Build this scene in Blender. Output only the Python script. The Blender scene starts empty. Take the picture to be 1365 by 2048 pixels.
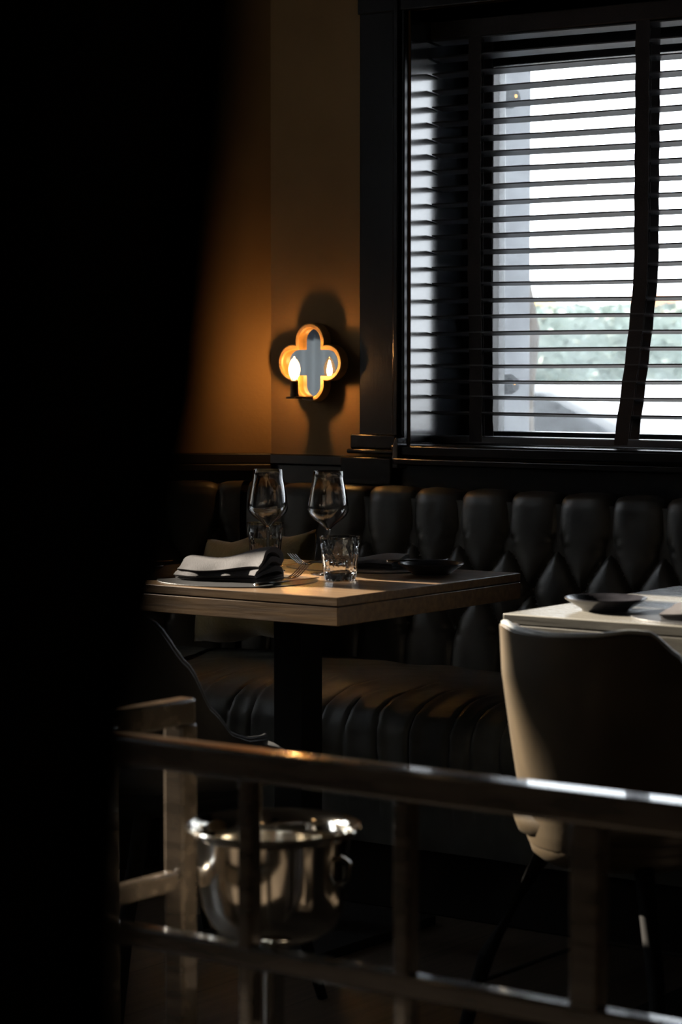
import bpy, bmesh, math, random
from mathutils import Vector, Matrix
random.seed(7)
S = bpy.context.scene
COL = S.collection
PI = math.pi

# ------------------------------------------------------------------ camera, world, sun, exposure
F_PX = 4836.0
YAW = math.radians(36.0)
PITCH = math.atan(304 / F_PX)
cam_d = bpy.data.cameras.new('camera')
cam = bpy.data.objects.new('camera', cam_d)
COL.objects.link(cam)
cam_d.sensor_fit = 'VERTICAL'
cam_d.sensor_height = 36.0
cam_d.lens = F_PX / 2048 * 36.0
cam.location = (0, 0, 1.2)
cam.rotation_euler = (PI / 2 - PITCH, 0, YAW)
cam_d.clip_start = 0.05
cam_d.dof.use_dof = True
cam_d.dof.focus_distance = 5.45
cam_d.dof.aperture_fstop = 5.0
S.camera = cam

S.view_settings.view_transform = 'Standard'
S.view_settings.look = 'None'
S.view_settings.gamma = 1.0
S.view_settings.use_curve_mapping = False
S.view_settings.exposure = 0.0

W = bpy.data.worlds.new('sky')
S.world = W
W.use_nodes = True
bg = W.node_tree.nodes['Background']
bg.inputs[0].default_value = (0.86, 0.93, 1.0, 1)
bg.inputs[1].default_value = 6.0

sun_d = bpy.data.lights.new('sun', 'SUN')
sun = bpy.data.objects.new('sun', sun_d)
COL.objects.link(sun)
SUN_DIR = Vector((-0.93, -0.03, 0.39)).normalized()      # towards the sun
sun.rotation_euler = SUN_DIR.to_track_quat('Z', 'Y').to_euler()
sun_d.energy = 38.0
sun_d.angle = math.radians(0.6)
sun_d.color = (1.0, 0.87, 0.70)

try:
    S.cycles.use_denoising = True
    S.cycles.denoiser = 'OPENIMAGEDENOISE'
    S.cycles.max_bounces = 14
    S.cycles.transmission_bounces = 12
    S.cycles.transparent_max_bounces = 24
    S.cycles.glossy_bounces = 6
    S.cycles.sample_clamp_indirect = 6.0
    S.cycles.blur_glossy = 0.5
except Exception:
    pass

# ------------------------------------------------------------------ materials
def srgb(r, g, b):
    f = lambda c: (c / 255 / 12.92) if c / 255 <= 0.04045 else ((c / 255 + 0.055) / 1.055) ** 2.4
    return (f(r), f(g), f(b), 1)

def mat(name, color, rough=0.5, metal=0.0, noise=0.0, nscale=8.0, stretch=(1, 1, 1), bump=0.0,
        bscale=60.0, spec=0.5, coat=0.0, color2=None, sheen=0.0, rvar=0.0):
    m = bpy.data.materials.new(name)
    m.use_nodes = True
    nt = m.node_tree
    b = nt.nodes['Principled BSDF']
    b.inputs['Base Color'].default_value = (*color[:3], 1)
    b.inputs['Roughness'].default_value = rough
    b.inputs['Metallic'].default_value = metal
    b.inputs['Specular IOR Level'].default_value = spec
    b.inputs['Coat Weight'].default_value = coat
    b.inputs['Coat Roughness'].default_value = 0.12
    b.inputs['Coat IOR'].default_value = 1.7
    b.inputs['Sheen Weight'].default_value = sheen
    tc = nt.nodes.new('ShaderNodeTexCoord')
    mp = nt.nodes.new('ShaderNodeMapping')
    mp.inputs['Scale'].default_value = stretch
    nt.links.new(tc.outputs['Object'], mp.inputs['Vector'])
    nz = nt.nodes.new('ShaderNodeTexNoise')
    nz.inputs['Scale'].default_value = nscale
    nz.inputs['Detail'].default_value = 6
    nt.links.new(mp.outputs[0], nz.inputs['Vector'])
    mx = nt.nodes.new('ShaderNodeMix')
    mx.data_type = 'RGBA'
    c2 = color2 if color2 else tuple(min(1, c * (1 + noise)) for c in color[:3])
    c1 = color if color2 else tuple(c * (1 - noise) for c in color[:3])
    mx.inputs[6].default_value = (*c1[:3], 1)
    mx.inputs[7].default_value = (*c2[:3], 1)
    cr = nt.nodes.new('ShaderNodeMapRange')
    cr.inputs[1].default_value = 0.35
    cr.inputs[2].default_value = 0.65
    nt.links.new(nz.outputs['Fac'], cr.inputs[0])
    nt.links.new(cr.outputs[0], mx.inputs[0])
    nt.links.new(mx.outputs[2], b.inputs['Base Color'])
    if rvar:
        rr = nt.nodes.new('ShaderNodeMapRange')
        rr.inputs[3].default_value = rough - rvar
        rr.inputs[4].default_value = rough + rvar
        nt.links.new(cr.outputs[0], rr.inputs[0])
        nt.links.new(rr.outputs[0], b.inputs['Roughness'])
    if bump:
        n2 = nt.nodes.new('ShaderNodeTexNoise')
        n2.inputs['Scale'].default_value = bscale
        n2.inputs['Detail'].default_value = 4
        nt.links.new(mp.outputs[0], n2.inputs['Vector'])
        bp = nt.nodes.new('ShaderNodeBump')
        bp.inputs['Strength'].default_value = bump
        bp.inputs['Distance'].default_value = 0.002
        nt.links.new(n2.outputs['Fac'], bp.inputs['Height'])
        nt.links.new(bp.outputs[0], b.inputs['Normal'])
    return m

def thin_glass(name, tint=(1, 1, 1), dirt=0.0, refl=1.0):
    m = bpy.data.materials.new(name)
    m.use_nodes = True
    nt = m.node_tree
    nt.nodes.clear()
    out = nt.nodes.new('ShaderNodeOutputMaterial')
    tr = nt.nodes.new('ShaderNodeBsdfTransparent')
    tr.inputs[0].default_value = (*tint, 1)
    gl = nt.nodes.new('ShaderNodeBsdfGlossy')
    gl.inputs['Roughness'].default_value = 0.02
    fr = nt.nodes.new('ShaderNodeFresnel')
    fr.inputs[0].default_value = 1.5
    mu = nt.nodes.new('ShaderNodeMath')
    mu.operation = 'MULTIPLY'
    mu.inputs[1].default_value = refl
    nt.links.new(fr.outputs[0], mu.inputs[0])
    mx = nt.nodes.new('ShaderNodeMixShader')
    nt.links.new(mu.outputs[0], mx.inputs[0])
    nt.links.new(tr.outputs[0], mx.inputs[1])
    nt.links.new(gl.outputs[0], mx.inputs[2])
    last = mx
    if dirt:
        df = nt.nodes.new('ShaderNodeBsdfTranslucent')
        df.inputs[0].default_value = (0.9, 0.95, 1.0, 1)
        tc = nt.nodes.new('ShaderNodeTexCoord')
        nz = nt.nodes.new('ShaderNodeTexNoise')
        nz.inputs['Scale'].default_value = 9
        nz.inputs['Detail'].default_value = 12
        nz.inputs['Roughness'].default_value = 0.75
        nt.links.new(tc.outputs['Object'], nz.inputs['Vector'])
        r = nt.nodes.new('ShaderNodeMapRange')
        r.inputs[1].default_value = 0.3
        r.inputs[2].default_value = 0.75
        r.inputs[3].default_value = dirt * 0.3
        r.inputs[4].default_value = dirt * 1.8
        nt.links.new(nz.outputs['Fac'], r.inputs[0])
        m2 = nt.nodes.new('ShaderNodeMixShader')
        nt.links.new(r.outputs[0], m2.inputs[0])
        nt.links.new(mx.outputs[0], m2.inputs[1])
        nt.links.new(df.outputs[0], m2.inputs[2])
        last = m2
    nt.links.new(last.outputs[0], out.inputs[0])
    return m

def glass(name, ior=1.48, rough=0.0):
    m = bpy.data.materials.new(name)
    m.use_nodes = True
    nt = m.node_tree
    nt.nodes.clear()
    out = nt.nodes.new('ShaderNodeOutputMaterial')
    g = nt.nodes.new('ShaderNodeBsdfGlass')
    g.inputs['IOR'].default_value = ior
    g.inputs['Roughness'].default_value = rough
    nt.links.new(g.outputs[0], out.inputs[0])
    return m

def emis(name, color, strength):
    m = bpy.data.materials.new(name)
    m.use_nodes = True
    nt = m.node_tree
    nt.nodes.clear()
    out = nt.nodes.new('ShaderNodeOutputMaterial')
    e = nt.nodes.new('ShaderNodeEmission')
    e.inputs[0].default_value = (*color, 1)
    e.inputs[1].default_value = strength
    nt.links.new(e.outputs[0], out.inputs[0])
    return m

def sheer(name, tcol=(0.020, 0.025, 0.031, 1)):
    m = bpy.data.materials.new(name)
    m.use_nodes = True
    nt = m.node_tree
    nt.nodes.clear()
    out = nt.nodes.new('ShaderNodeOutputMaterial')
    t = nt.nodes.new('ShaderNodeBsdfTranslucent'); t.inputs[0].default_value = tcol
    d = nt.nodes.new('ShaderNodeBsdfDiffuse'); d.inputs[0].default_value = (0.2, 0.2, 0.21, 1)
    a = nt.nodes.new('ShaderNodeAddShader')
    nt.links.new(t.outputs[0], a.inputs[0]); nt.links.new(d.outputs[0], a.inputs[1])
    nt.links.new(a.outputs[0], out.inputs[0])
    return m

def plank_mat(name):
    m = mat(name, (0.075, 0.062, 0.05), 0.42, noise=0.35, nscale=4, stretch=(14, 1, 1), bump=0.25, bscale=9, spec=0.4)
    nt = m.node_tree
    b = nt.nodes['Principled BSDF']
    tc = nt.nodes.new('ShaderNodeTexCoord')
    mp = nt.nodes.new('ShaderNodeMapping')
    mp.inputs['Rotation'].default_value = (0, 0, PI / 2)
    mp.inputs['Location'].default_value = (0.0, 0.085, 0)
    nt.links.new(tc.outputs['Object'], mp.inputs['Vector'])
    br = nt.nodes.new('ShaderNodeTexBrick')
    br.inputs['Scale'].default_value = 1.0
    br.inputs['Brick Width'].default_value = 1.9
    br.inputs['Row Height'].default_value = 0.2
    br.inputs['Mortar Size'].default_value = 0.0022
    br.inputs['Color1'].default_value = (1.0, 1.0, 1.0, 1)
    br.inputs['Color2'].default_value = (0.62, 0.6, 0.58, 1)
    br.inputs['Mortar'].default_value = (0.04, 0.04, 0.04, 1)
    nt.links.new(mp.outputs[0], br.inputs['Vector'])
    src = b.inputs['Base Color'].links[0].from_socket
    mu = nt.nodes.new('ShaderNodeMix')
    mu.data_type = 'RGBA'
    mu.blend_type = 'MULTIPLY'
    mu.inputs[0].default_value = 1.0
    nt.links.new(src, mu.inputs[6])
    nt.links.new(br.outputs['Color'], mu.inputs[7])
    nt.links.new(mu.outputs[2], b.inputs['Base Color'])
    return m

M = {}
M['floor'] = plank_mat('dark_oak_planks')
M['wall'] = mat('ochre_paint', (0.20, 0.13, 0.062), 0.75, noise=0.08, nscale=3, bump=0.35, bscale=70, spec=0.2)
M['dado'] = mat('dark_dado_paint', (0.010, 0.008, 0.007), 0.42, noise=0.2, nscale=5, bump=0.1, bscale=40)
M['darkwall'] = mat('dark_wall_paint', (0.015, 0.013, 0.012), 0.7, noise=0.15, nscale=2)
M['ceil'] = mat('ceiling_paint', (0.05, 0.045, 0.042), 0.85, noise=0.1, nscale=2)
M['trim'] = mat('black_gloss_woodwork', (0.006, 0.006, 0.007), 0.26, noise=0.15, nscale=6, stretch=(6, 6, 1), bump=0.12, bscale=25, spec=0.4)
M['reveal'] = mat('window_reveal_paint', (0.04, 0.042, 0.048), 0.2, noise=0.1, nscale=6, bump=0.06, bscale=25, spec=1.0, coat=1.0)
M['reveal'].node_tree.nodes['Principled BSDF'].inputs['Coat IOR'].default_value = 1.6
M['slat'] = mat('blind_slat_stain', (0.06, 0.062, 0.072), 0.36, noise=0.25, nscale=5, stretch=(1, 14, 14), bump=0.05, bscale=20)
M['tape'] = mat('blind_tape_cloth', (0.02, 0.016, 0.017), 0.9, noise=0.2, nscale=200, bump=0.3, bscale=500)
M['leather'] = mat('dark_olive_leather', (0.022, 0.021, 0.017), 0.43, noise=0.35, nscale=9, bump=0.45, bscale=55, spec=0.65, rvar=0.07)
M['leather2'] = mat('daylight_tinted_seat_leather', (0.048, 0.054, 0.056), 0.52, spec=0.35, noise=0.4, nscale=7, bump=0.7, bscale=38, rvar=0.08)  # paler and bluer than the back, painting window light onto the seat
M['wood'] = mat('oiled_oak_top', (0.165, 0.105, 0.055), 0.34, nscale=5, stretch=(1.2, 16, 16), bump=0.2, bscale=8,
                color2=(0.10, 0.062, 0.034), rvar=0.06)
M['wood2'] = mat('daylight_tinted_oak_top', (0.19, 0.185, 0.165), 0.26, nscale=5, stretch=(1.2, 16, 16), bump=0.2, bscale=8,
                 color2=(0.14, 0.135, 0.12), rvar=0.06)  # grey paleness stands in for daylight falling on this top
M['iron'] = mat('black_iron', (0.005, 0.005, 0.006), 0.8, spec=0.2, noise=0.2, nscale=20, bump=0.1)
M['legwood'] = mat('black_stained_leg', (0.004, 0.004, 0.004), 0.8, noise=0.2, nscale=20, spec=0.1)
M['placemat'] = mat('grey_leather_placemat', (0.018, 0.019, 0.021), 0.42, noise=0.1, nscale=10, bump=0.25, bscale=160)
M['napkin'] = mat('slate_linen', (0.013, 0.0125, 0.018), 0.85, noise=0.15, nscale=25, bump=0.7, bscale=700, sheen=0.1)
M['napkin2'] = mat('plum_linen', (0.012, 0.009, 0.013), 0.85, noise=0.15, nscale=25, bump=0.7, bscale=700, sheen=0.05)
M['steel'] = mat('polished_steel', (0.72, 0.71, 0.70), 0.12, metal=1.0, noise=0.05, nscale=30)
M['plate'] = mat('black_glazed_stoneware', (0.02, 0.02, 0.024), 0.18, noise=0.3, nscale=30, spec=0.6)
M['tan'] = mat('tan_leather', (0.046, 0.032, 0.016), 0.42, noise=0.18, nscale=10, bump=0.12, bscale=130)
M['navy'] = mat('grey_black_leather', (0.05, 0.052, 0.056), 0.5, noise=0.2, nscale=10, bump=0.3, bscale=130)
M['navyback'] = mat('navy_black_leather', (0.007, 0.009, 0.012), 0.45, noise=0.15, nscale=10, bump=0.2, bscale=130)
M['piping'] = mat('sheen_pale_piping', (0.45, 0.47, 0.46), 0.2, noise=0.1, nscale=20, spec=1.0)  # pale tone paints in the window light along the chair rim
M['rail'] = mat('dark_lacquered_rail', (0.072, 0.057, 0.043), 0.2, noise=0.3, nscale=8, stretch=(1, 6, 6), spec=0.8, coat=1.0)
M['rail'].node_tree.nodes['Principled BSDF'].inputs['Coat Roughness'].default_value = 0.05
M['chrome'] = mat('bright_silver_plate', (0.82, 0.77, 0.68), 0.10, metal=1.0, noise=0.04, nscale=12)
M['olive'] = mat('olive_velvet', (0.12, 0.09, 0.022), 0.8, noise=0.25, nscale=14, bump=0.5, bscale=120, sheen=0.6)
M['brass'] = mat('gilded_wood', (0.36, 0.22, 0.08), 0.42, noise=0.15, nscale=16, stretch=(1, 1, 4), bump=0.1)
M['sleeve'] = mat('dark_bronze', (0.05, 0.035, 0.022), 0.5, noise=0.2, nscale=30)
M['mirror'] = mat('mirror_glass', (0.80, 0.83, 0.86), 0.015, metal=1.0, noise=0.02, nscale=5)
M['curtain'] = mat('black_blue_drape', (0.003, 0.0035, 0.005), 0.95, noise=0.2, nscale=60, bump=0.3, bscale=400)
M['pane'] = thin_glass('window_pane_glass', dirt=0.06)
M['sidepane'] = thin_glass('side_window_pane_glass')
M['crystal'] = glass('crystal', 1.5, 0.0)
M['bulb'] = thin_glass('bulb_glass', tint=(1.0, 0.97, 0.9), refl=0.8, dirt=0.10)
M['glow'] = emis('bulb_filament_glow', (1.0, 0.46, 0.135), 620.0)
M['sheer'] = sheer('glow_grey_cloth')
M['glintsheer'] = sheer('glint_sheer_cloth', (0.10, 0.11, 0.12, 1))
M['concrete'] = mat('grey_concrete', (0.165, 0.175, 0.19), 0.9, noise=0.16, nscale=7, bump=0.5, bscale=30)
M['paving'] = mat('pale_paving', (0.05, 0.05, 0.05), 0.9, noise=0.15, nscale=3)
M['hedge'] = mat('hedge_leaf', (0.21, 0.26, 0.23), 0.7, noise=0.1, nscale=4)
M['bark'] = mat('grey_bark', (0.10, 0.085, 0.07), 0.9, noise=0.3, nscale=12, stretch=(4, 4, 1), bump=0.6, bscale=30)
M['leaf'] = mat('spring_leaf', (0.35, 0.55, 0.10), 0.6, noise=0.3, nscale=3)
M['render'] = mat('grey_render', (0.068, 0.072, 0.078), 0.9, noise=0.04, nscale=1)
M['carpaint'] = mat('silver_car_paint', (0.16, 0.17, 0.18), 0.3, noise=0.03, nscale=4, coat=0.6)
M['carglass'] = mat('dark_car_glass', (0.03, 0.035, 0.04), 0.08, noise=0.03, nscale=4)
M['tyre'] = mat('tyre_rubber', (0.02, 0.02, 0.02), 0.8, noise=0.1, nscale=10)
M['vo'] = mat('orange_van_paint', (0.75, 0.32, 0.12), 0.4, noise=0.03, nscale=4)
M['vy'] = mat('yellow_van_paint', (0.75, 0.6, 0.2), 0.4, noise=0.03, nscale=4)
M['vb'] = mat('blue_grey_van_paint', (0.25, 0.32, 0.5), 0.4, noise=0.03, nscale=4)
M['warmglobe'] = emis('warm_globe_glow', (1.0, 0.62, 0.3), 4.0)
M['amber'] = emis('amber_lens', (1.0, 0.55, 0.15), 2.5)

# ------------------------------------------------------------------ mesh helpers
class MB:
    def __init__(s):
        s.bm = bmesh.new()
    def box(s, x0, x1, y0, y1, z0, z1, mtx=None):
        vs = [s.bm.verts.new((x, y, z)) for z in (z0, z1) for y in (y0, y1) for x in (x0, x1)]
        for f in ((0, 2, 3, 1), (4, 5, 7, 6), (0, 1, 5, 4), (2, 6, 7, 3), (0, 4, 6, 2), (1, 3, 7, 5)):
            s.bm.faces.new([vs[i] for i in f])
        if mtx is not None:
            bmesh.ops.transform(s.bm, matrix=mtx, verts=vs)
        return s
    def lathe(s, prof, n=48, c=(0, 0, 0), close=False, mtx=None):
        rings = []
        new = []
        for r, z in prof:
            if r < 1e-6:
                v = s.bm.verts.new((c[0], c[1], c[2] + z)); rings.append([v]); new.append(v)
            else:
                ring = [s.bm.verts.new((c[0] + r * math.cos(2 * PI * k / n), c[1] + r * math.sin(2 * PI * k / n), c[2] + z)) for k in range(n)]
                rings.append(ring); new += ring
        pairs = list(zip(rings[:-1], rings[1:]))
        if close:
            pairs.append((rings[-1], rings[0]))
        for a, b in pairs:
            for k in range(n):
                k2 = (k + 1) % n
                if len(a) == 1 and len(b) == 1: continue
                if len(a) == 1: s.bm.faces.new((a[0], b[k2], b[k]))
                elif len(b) == 1: s.bm.faces.new((a[k], a[k2], b[0]))
                else: s.bm.faces.new((a[k], a[k2], b[k2], b[k]))
        if mtx is not None:
            bmesh.ops.transform(s.bm, matrix=mtx, verts=new)
        return s
    def tube(s, pts, rads, n=12, caps=True):
        pts = [Vector(p) for p in pts]
        if not hasattr(rads, '__len__'): rads = [rads] * len(pts)
        rings = []
        up = Vector((0, 0, 1))
        for i, p in enumerate(pts):
            t = (pts[min(i + 1, len(pts) - 1)] - pts[max(i - 1, 0)]).normalized()
            ref = up if abs(t.dot(up)) < 0.9 else Vector((1, 0, 0))
            a = t.cross(ref).normalized(); b = t.cross(a).normalized()
            rings.append([s.bm.verts.new(p + rads[i] * (math.cos(2 * PI * k / n) * a + math.sin(2 * PI * k / n) * b)) for k in range(n)])
        for a, b in zip(rings[:-1], rings[1:]):
            for k in range(n):
                s.bm.faces.new((a[k], a[(k + 1) % n], b[(k + 1) % n], b[k]))
        if caps:
            s.bm.faces.new(rings[0]); s.bm.faces.new(list(reversed(rings[-1])))
        return s
    def strip(s, secs, close_ends=True):
        """loft of equal-length closed sections"""
        rings = [[s.bm.verts.new(p) for p in sec] for sec in secs]
        n = len(rings[0])
        for a, b in zip(rings[:-1], rings[1:]):
            for k in range(n):
                s.bm.faces.new((a[k], a[(k + 1) % n], b[(k + 1) % n], b[k]))
        if close_ends:
            s.bm.faces.new(rings[0]); s.bm.faces.new(list(reversed(rings[-1])))
        return s
    def grid(s, fn, nu, nv):
        g = [[s.bm.verts.new(fn(i / nu, j / nv)) for j in range(nv + 1)] for i in range(nu + 1)]
        for i in range(nu):
            for j in range(nv):
                s.bm.faces.new((g[i][j], g[i + 1][j], g[i + 1][j + 1], g[i][j + 1]))
        return s
    def sphere(s, c, r, sc=(1, 1, 1), sub=2):
        mtx = Matrix.Translation(c) @ Matrix.Diagonal((r * sc[0], r * sc[1], r * sc[2], 1))
        bmesh.ops.create_icosphere(s.bm, subdivisions=sub, radius=1, matrix=mtx)
        return s
    def build(s, name, m, parent=None, bevel=0.0, smooth=True, angle=35, loc=None, rot=None, solid=0.0, segs=2, subsurf=0):
        bmesh.ops.recalc_face_normals(s.bm, faces=s.bm.faces)
        me = bpy.data.meshes.new(name)
        s.bm.to_mesh(me); s.bm.free()
        me.materials.append(m)
        if smooth:
            for p in me.polygons: p.use_smooth = True
            me.set_sharp_from_angle(angle=math.radians(angle))
        o = bpy.data.objects.new(name, me)
        COL.objects.link(o)
        if parent: o.parent = parent
        if loc is not None: o.location = loc
        if rot is not None: o.rotation_euler = rot
        if solid:
            md = o.modifiers.new('solid', 'SOLIDIFY'); md.thickness = solid; md.offset = 0
        if bevel:
            md = o.modifiers.new('bevel', 'BEVEL'); md.width = bevel; md.segments = segs
            md.limit_method = 'ANGLE'; md.angle_limit = math.radians(40); md.harden_normals = False
        if subsurf:
            md = o.modifiers.new('sub', 'SUBSURF'); md.levels = subsurf; md.render_levels = subsurf
        return o

def thing(name, label, cat, loc=(0, 0, 0), rotz=0.0, group=None):
    o = bpy.data.objects.new(name, None)
    COL.objects.link(o)
    o.empty_display_size = 0.1
    o.location = loc
    o.rotation_euler = (0, 0, rotz)
    o['label'] = label; o['category'] = cat
    if group: o['group'] = group
    return o

def tag(o, label, cat, group=None, kind=None):
    o['label'] = label; o['category'] = cat
    if group: o['group'] = group
    if kind: o['kind'] = kind
    return o

def struct(name, mb, m, label=None, **k):
    o = mb.build(name, m, **k)
    if 'parent' not in k or k['parent'] is None:
        o['kind'] = 'structure'
        if label:
            o['label'] = label; o['category'] = name.split('_')[0]
    return o

def dup(root, loc, rotz, label, group=None):
    r = root.copy(); COL.objects.link(r)
    r.location = loc; r.rotation_euler = (0, 0, rotz)
    r['label'] = label
    if group: r['group'] = group
    for ch in list(root.children):
        c = ch.copy(); COL.objects.link(c); c.parent = r
        for g in list(ch.children):
            d = g.copy(); COL.objects.link(d); d.parent = c
    return r

# ------------------------------------------------------------------ room shell
YW = 5.10                       # face of the window wall
XC = -3.935                     # where the angled wall meets it
WD = 0.34                       # wall thickness
CEIL = 2.75
AX, AY = -math.cos(YAW), -math.sin(YAW)      # direction of the angled wall, away from the corner
AL = 1.6
XL = XC + AX * AL               # the unseen side wall with light-gating openings
YL = YW + AY * AL
struct('floor', MB().box(XL - 0.3, 2.6, -3.2, YW + WD, -0.1, 0), M['floor'], 'dark oak plank floor under tables and railing')
struct('ceiling', MB().box(XL - 0.3, 2.6, -3.2, YW + WD, CEIL, CEIL + 0.1), M['ceil'], 'dark ceiling above the dining room')
struct('wall_right', MB().box(2.5, 2.6, -3.2, YW + WD, 0, CEIL), M['darkwall'], 'dark wall on the far right of the room')
struct('wall_front', MB().box(XL - 0.3, 2.5, -3.2, -3.1, 0, CEIL), M['darkwall'], 'dark wall behind the viewer')
WX0, WX1, WZ0, WZ1 = -3.489, -1.15, 0.985, 2.06        # opening of the main window
w = MB()
w.box(XC - 0.5, WX0, YW, YW + WD, 0, CEIL)
w.box(WX0, WX1, YW, YW + WD, 0, WZ0 - 0.03)
w.box(WX0, WX1, YW, YW + WD, WZ1, CEIL)
w.box(WX1, 2.5, YW, YW + WD, 0, CEIL)
struct('wall_back', w, M['wall'], 'ochre painted window wall carrying the mirror sconce')
# angled wall on the left
def ang(s, d=0.0):               # point on the angled wall, d = distance out into the room
    nx, ny = -AY, AX             # candidate normal
    if nx * (0 - XC) + ny * (0 - YW) < 0: nx, ny = -nx, -ny
    return (XC + AX * s + nx * d, YW + AY * s + ny * d)
def angbox(mb, s0, s1, d0, d1, z0, z1):
    vs = []
    for z in (z0, z1):
        for (s_, d_) in ((s0, d0), (s1, d0), (s1, d1), (s0, d1)):
            x, y = ang(s_, d_)
            vs.append(mb.bm.verts.new((x, y, z)))
    for f in ((0, 1, 2, 3), (4, 5, 6, 7), (0, 1, 5, 4), (1, 2, 6, 5), (2, 3, 7, 6), (3, 0, 4, 7)):
        mb.bm.faces.new([vs[i] for i in f])
    return mb
struct('wall_left', angbox(MB(), 0, AL + 0.1, -0.3, 0, 0, CEIL), M['wall'], 'angled ochre wall left of the mirror sconce')
# unseen side wall, openings shaped to gate the sun and feed reflections
opens = [(0.95, 1.70, 1.00, 2.45), (2.240, 2.66, 1.68, 2.45), (3.218, 3.80, 1.47, 2.45), (3.85, 4.02, 1.60, 2.45), (2.70, 4.02, 0.95, 1.39)]   # y0, y1, z0, z1
w = MB()
w.box(XL - 0.2, XL, -3.2, YL + 0.1, 0, 0.95)
w.box(XL - 0.2, XL, -3.2, YL + 0.1, 2.45, CEIL)
w.box(XL - 0.2, XL, -3.2, 0.95, 0.95, 1.37).box(XL - 0.2, XL, 0.95, 1.70, 0.95, 1.00).box(XL - 0.2, XL, 1.70, 2.70, 0.95, 1.37).box(XL - 0.2, XL, 4.02, YL + 0.1, 0.95, 1.37)
w.box(XL - 0.2, XL, -3.2, 0.95, 1.37, 1.50).box(XL - 0.2, XL, 1.70, YL + 0.1, 1.37, 1.42)
w.box(XL - 0.2, XL, 1.70, 3.218, 1.42, 1.50).box(XL - 0.2, XL, 3.218, 3.80, 1.42, 1.47).box(XL - 0.2, XL, 3.80, 4.02, 1.42, 1.60).box(XL - 0.2, XL, 3.80, 3.85, 1.60, 2.45)
w.box(XL - 0.2, XL, -3.2, 0.95, 1.50, 2.45).box(XL - 0.2, XL, 1.70, 2.240, 1.50, 2.45).box(XL - 0.2, XL, 2.66, 3.218, 1.50, 2.45).box(XL - 0.2, XL, 2.240, 2.66, 1.50, 1.68).box(XL - 0.2, XL, 4.02, YL + 0.1, 1.42, 2.45)
struct('wall_side', w, M['darkwall'], 'unseen dark side wall with openings shaped to gate the sun')
for k, (a, b, SZ0, SZ1) in enumerate(opens):
    f = MB()
    f.box(XL - 0.14, XL - 0.09, a, a + 0.035, SZ0, SZ1).box(XL - 0.14, XL - 0.09, b - 0.035, b, SZ0, SZ1)
    f.box(XL - 0.14, XL - 0.09, a + 0.035, b - 0.035, SZ0, SZ0 + 0.04).box(XL - 0.14, XL - 0.09, a + 0.035, b - 0.035, SZ1 - 0.04, SZ1)
    o = struct('window_%d' % (k + 2), f, M['trim'], 'unseen dark framed side window shaped for the light it lets in')
    MB().box(XL - 0.118, XL - 0.114, a + 0.035, b - 0.035, SZ0 + 0.04, SZ1 - 0.04).build('pane', M['sidepane'], o)

sh_ = MB().grid(lambda u, v: (XL + 0.03 + 0.012 * math.sin(u * 80), 2.66 + 0.785 * u, 0.90 + 0.505 * v), 150, 4).build('glow_half_curtain', M['sheer'])  # added panel: stops the low sun and gives the mirror its grey
tag(sh_, 'unseen grey half curtain added to glow grey in the sconce mirror', 'curtain')
s2_ = MB().grid(lambda u, v: (XL + 0.062 + 0.010 * math.sin(u * 60), 3.43 + 0.595 * u, 0.90 + 0.505 * v), 110, 4).build('glow_half_curtain', M['glintsheer'])  # added bright panel, there to put highlights on the wine glasses
tag(s2_, 'unseen white half curtain added for highlights on the glasses', 'curtain')
MB().tube([(XL + 0.03, 2.60, 1.385), (XL + 0.03, 4.06, 1.385)], 0.005, 10).build('curtain_rod', M['iron'])
s3_ = bpy.data.objects['curtain_rod']
s3_.location = (0.015, 0, 0.03)
tag(s3_, 'thin black rod carrying the two added half curtains', 'curtain rod')

# main window: frame, sashes, panes, sill
f = MB()
fy0, fy1 = YW + 0.235, YW + 0.30
f.box(WX0, -3.390, fy0, fy1, WZ0, WZ1)                 # left stile
f.box(-3.390, WX1, fy0, fy1, WZ0, WZ0 + 0.03)
f.box(-3.390, WX1, fy0, fy1, 1.957, WZ1)
f.box(-2.30, -2.20, fy0, fy1, WZ0, WZ1)
f.box(WX1 - 0.09, WX1, fy0, fy1, WZ0, WZ1)
win = struct('window_1', f, M['trim'], 'large dark framed window behind the slatted blind', bevel=0.004)
MB().box(-3.392, -2.29, fy0 + 0.03, fy0 + 0.034, WZ0 + 0.025, 1.96).build('pane', M['pane'], win)
MB().box(-2.21, WX1 - 0.08, fy0 + 0.03, fy0 + 0.034, WZ0 + 0.025, 1.96).build('pane', M['pane'], win)
j = MB()
j.box(WX0 - 0.004, WX0 + 0.002, YW + 0.002, YW + 0.24, WZ0 - 0.03, WZ1)
j.build('reveal_board', M['reveal'], win)
MB().box(WX0, WX1, YW - 0.0, YW + 0.24, WZ1, WZ1 + 0.02).build('head_board', M['trim'], win)
MB().box(WX1 - 0.002, WX1 + 0.004, YW + 0.002, YW + 0.24, WZ0 - 0.03, WZ1).build('reveal_board', M['reveal'], win)
MB().box(WX0 - 0.03, WX1 + 0.03, YW - 0.045, YW + 0.24, WZ0 - 0.03, WZ0).build('window_sill', M['trim'], win, bevel=0.006)
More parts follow.
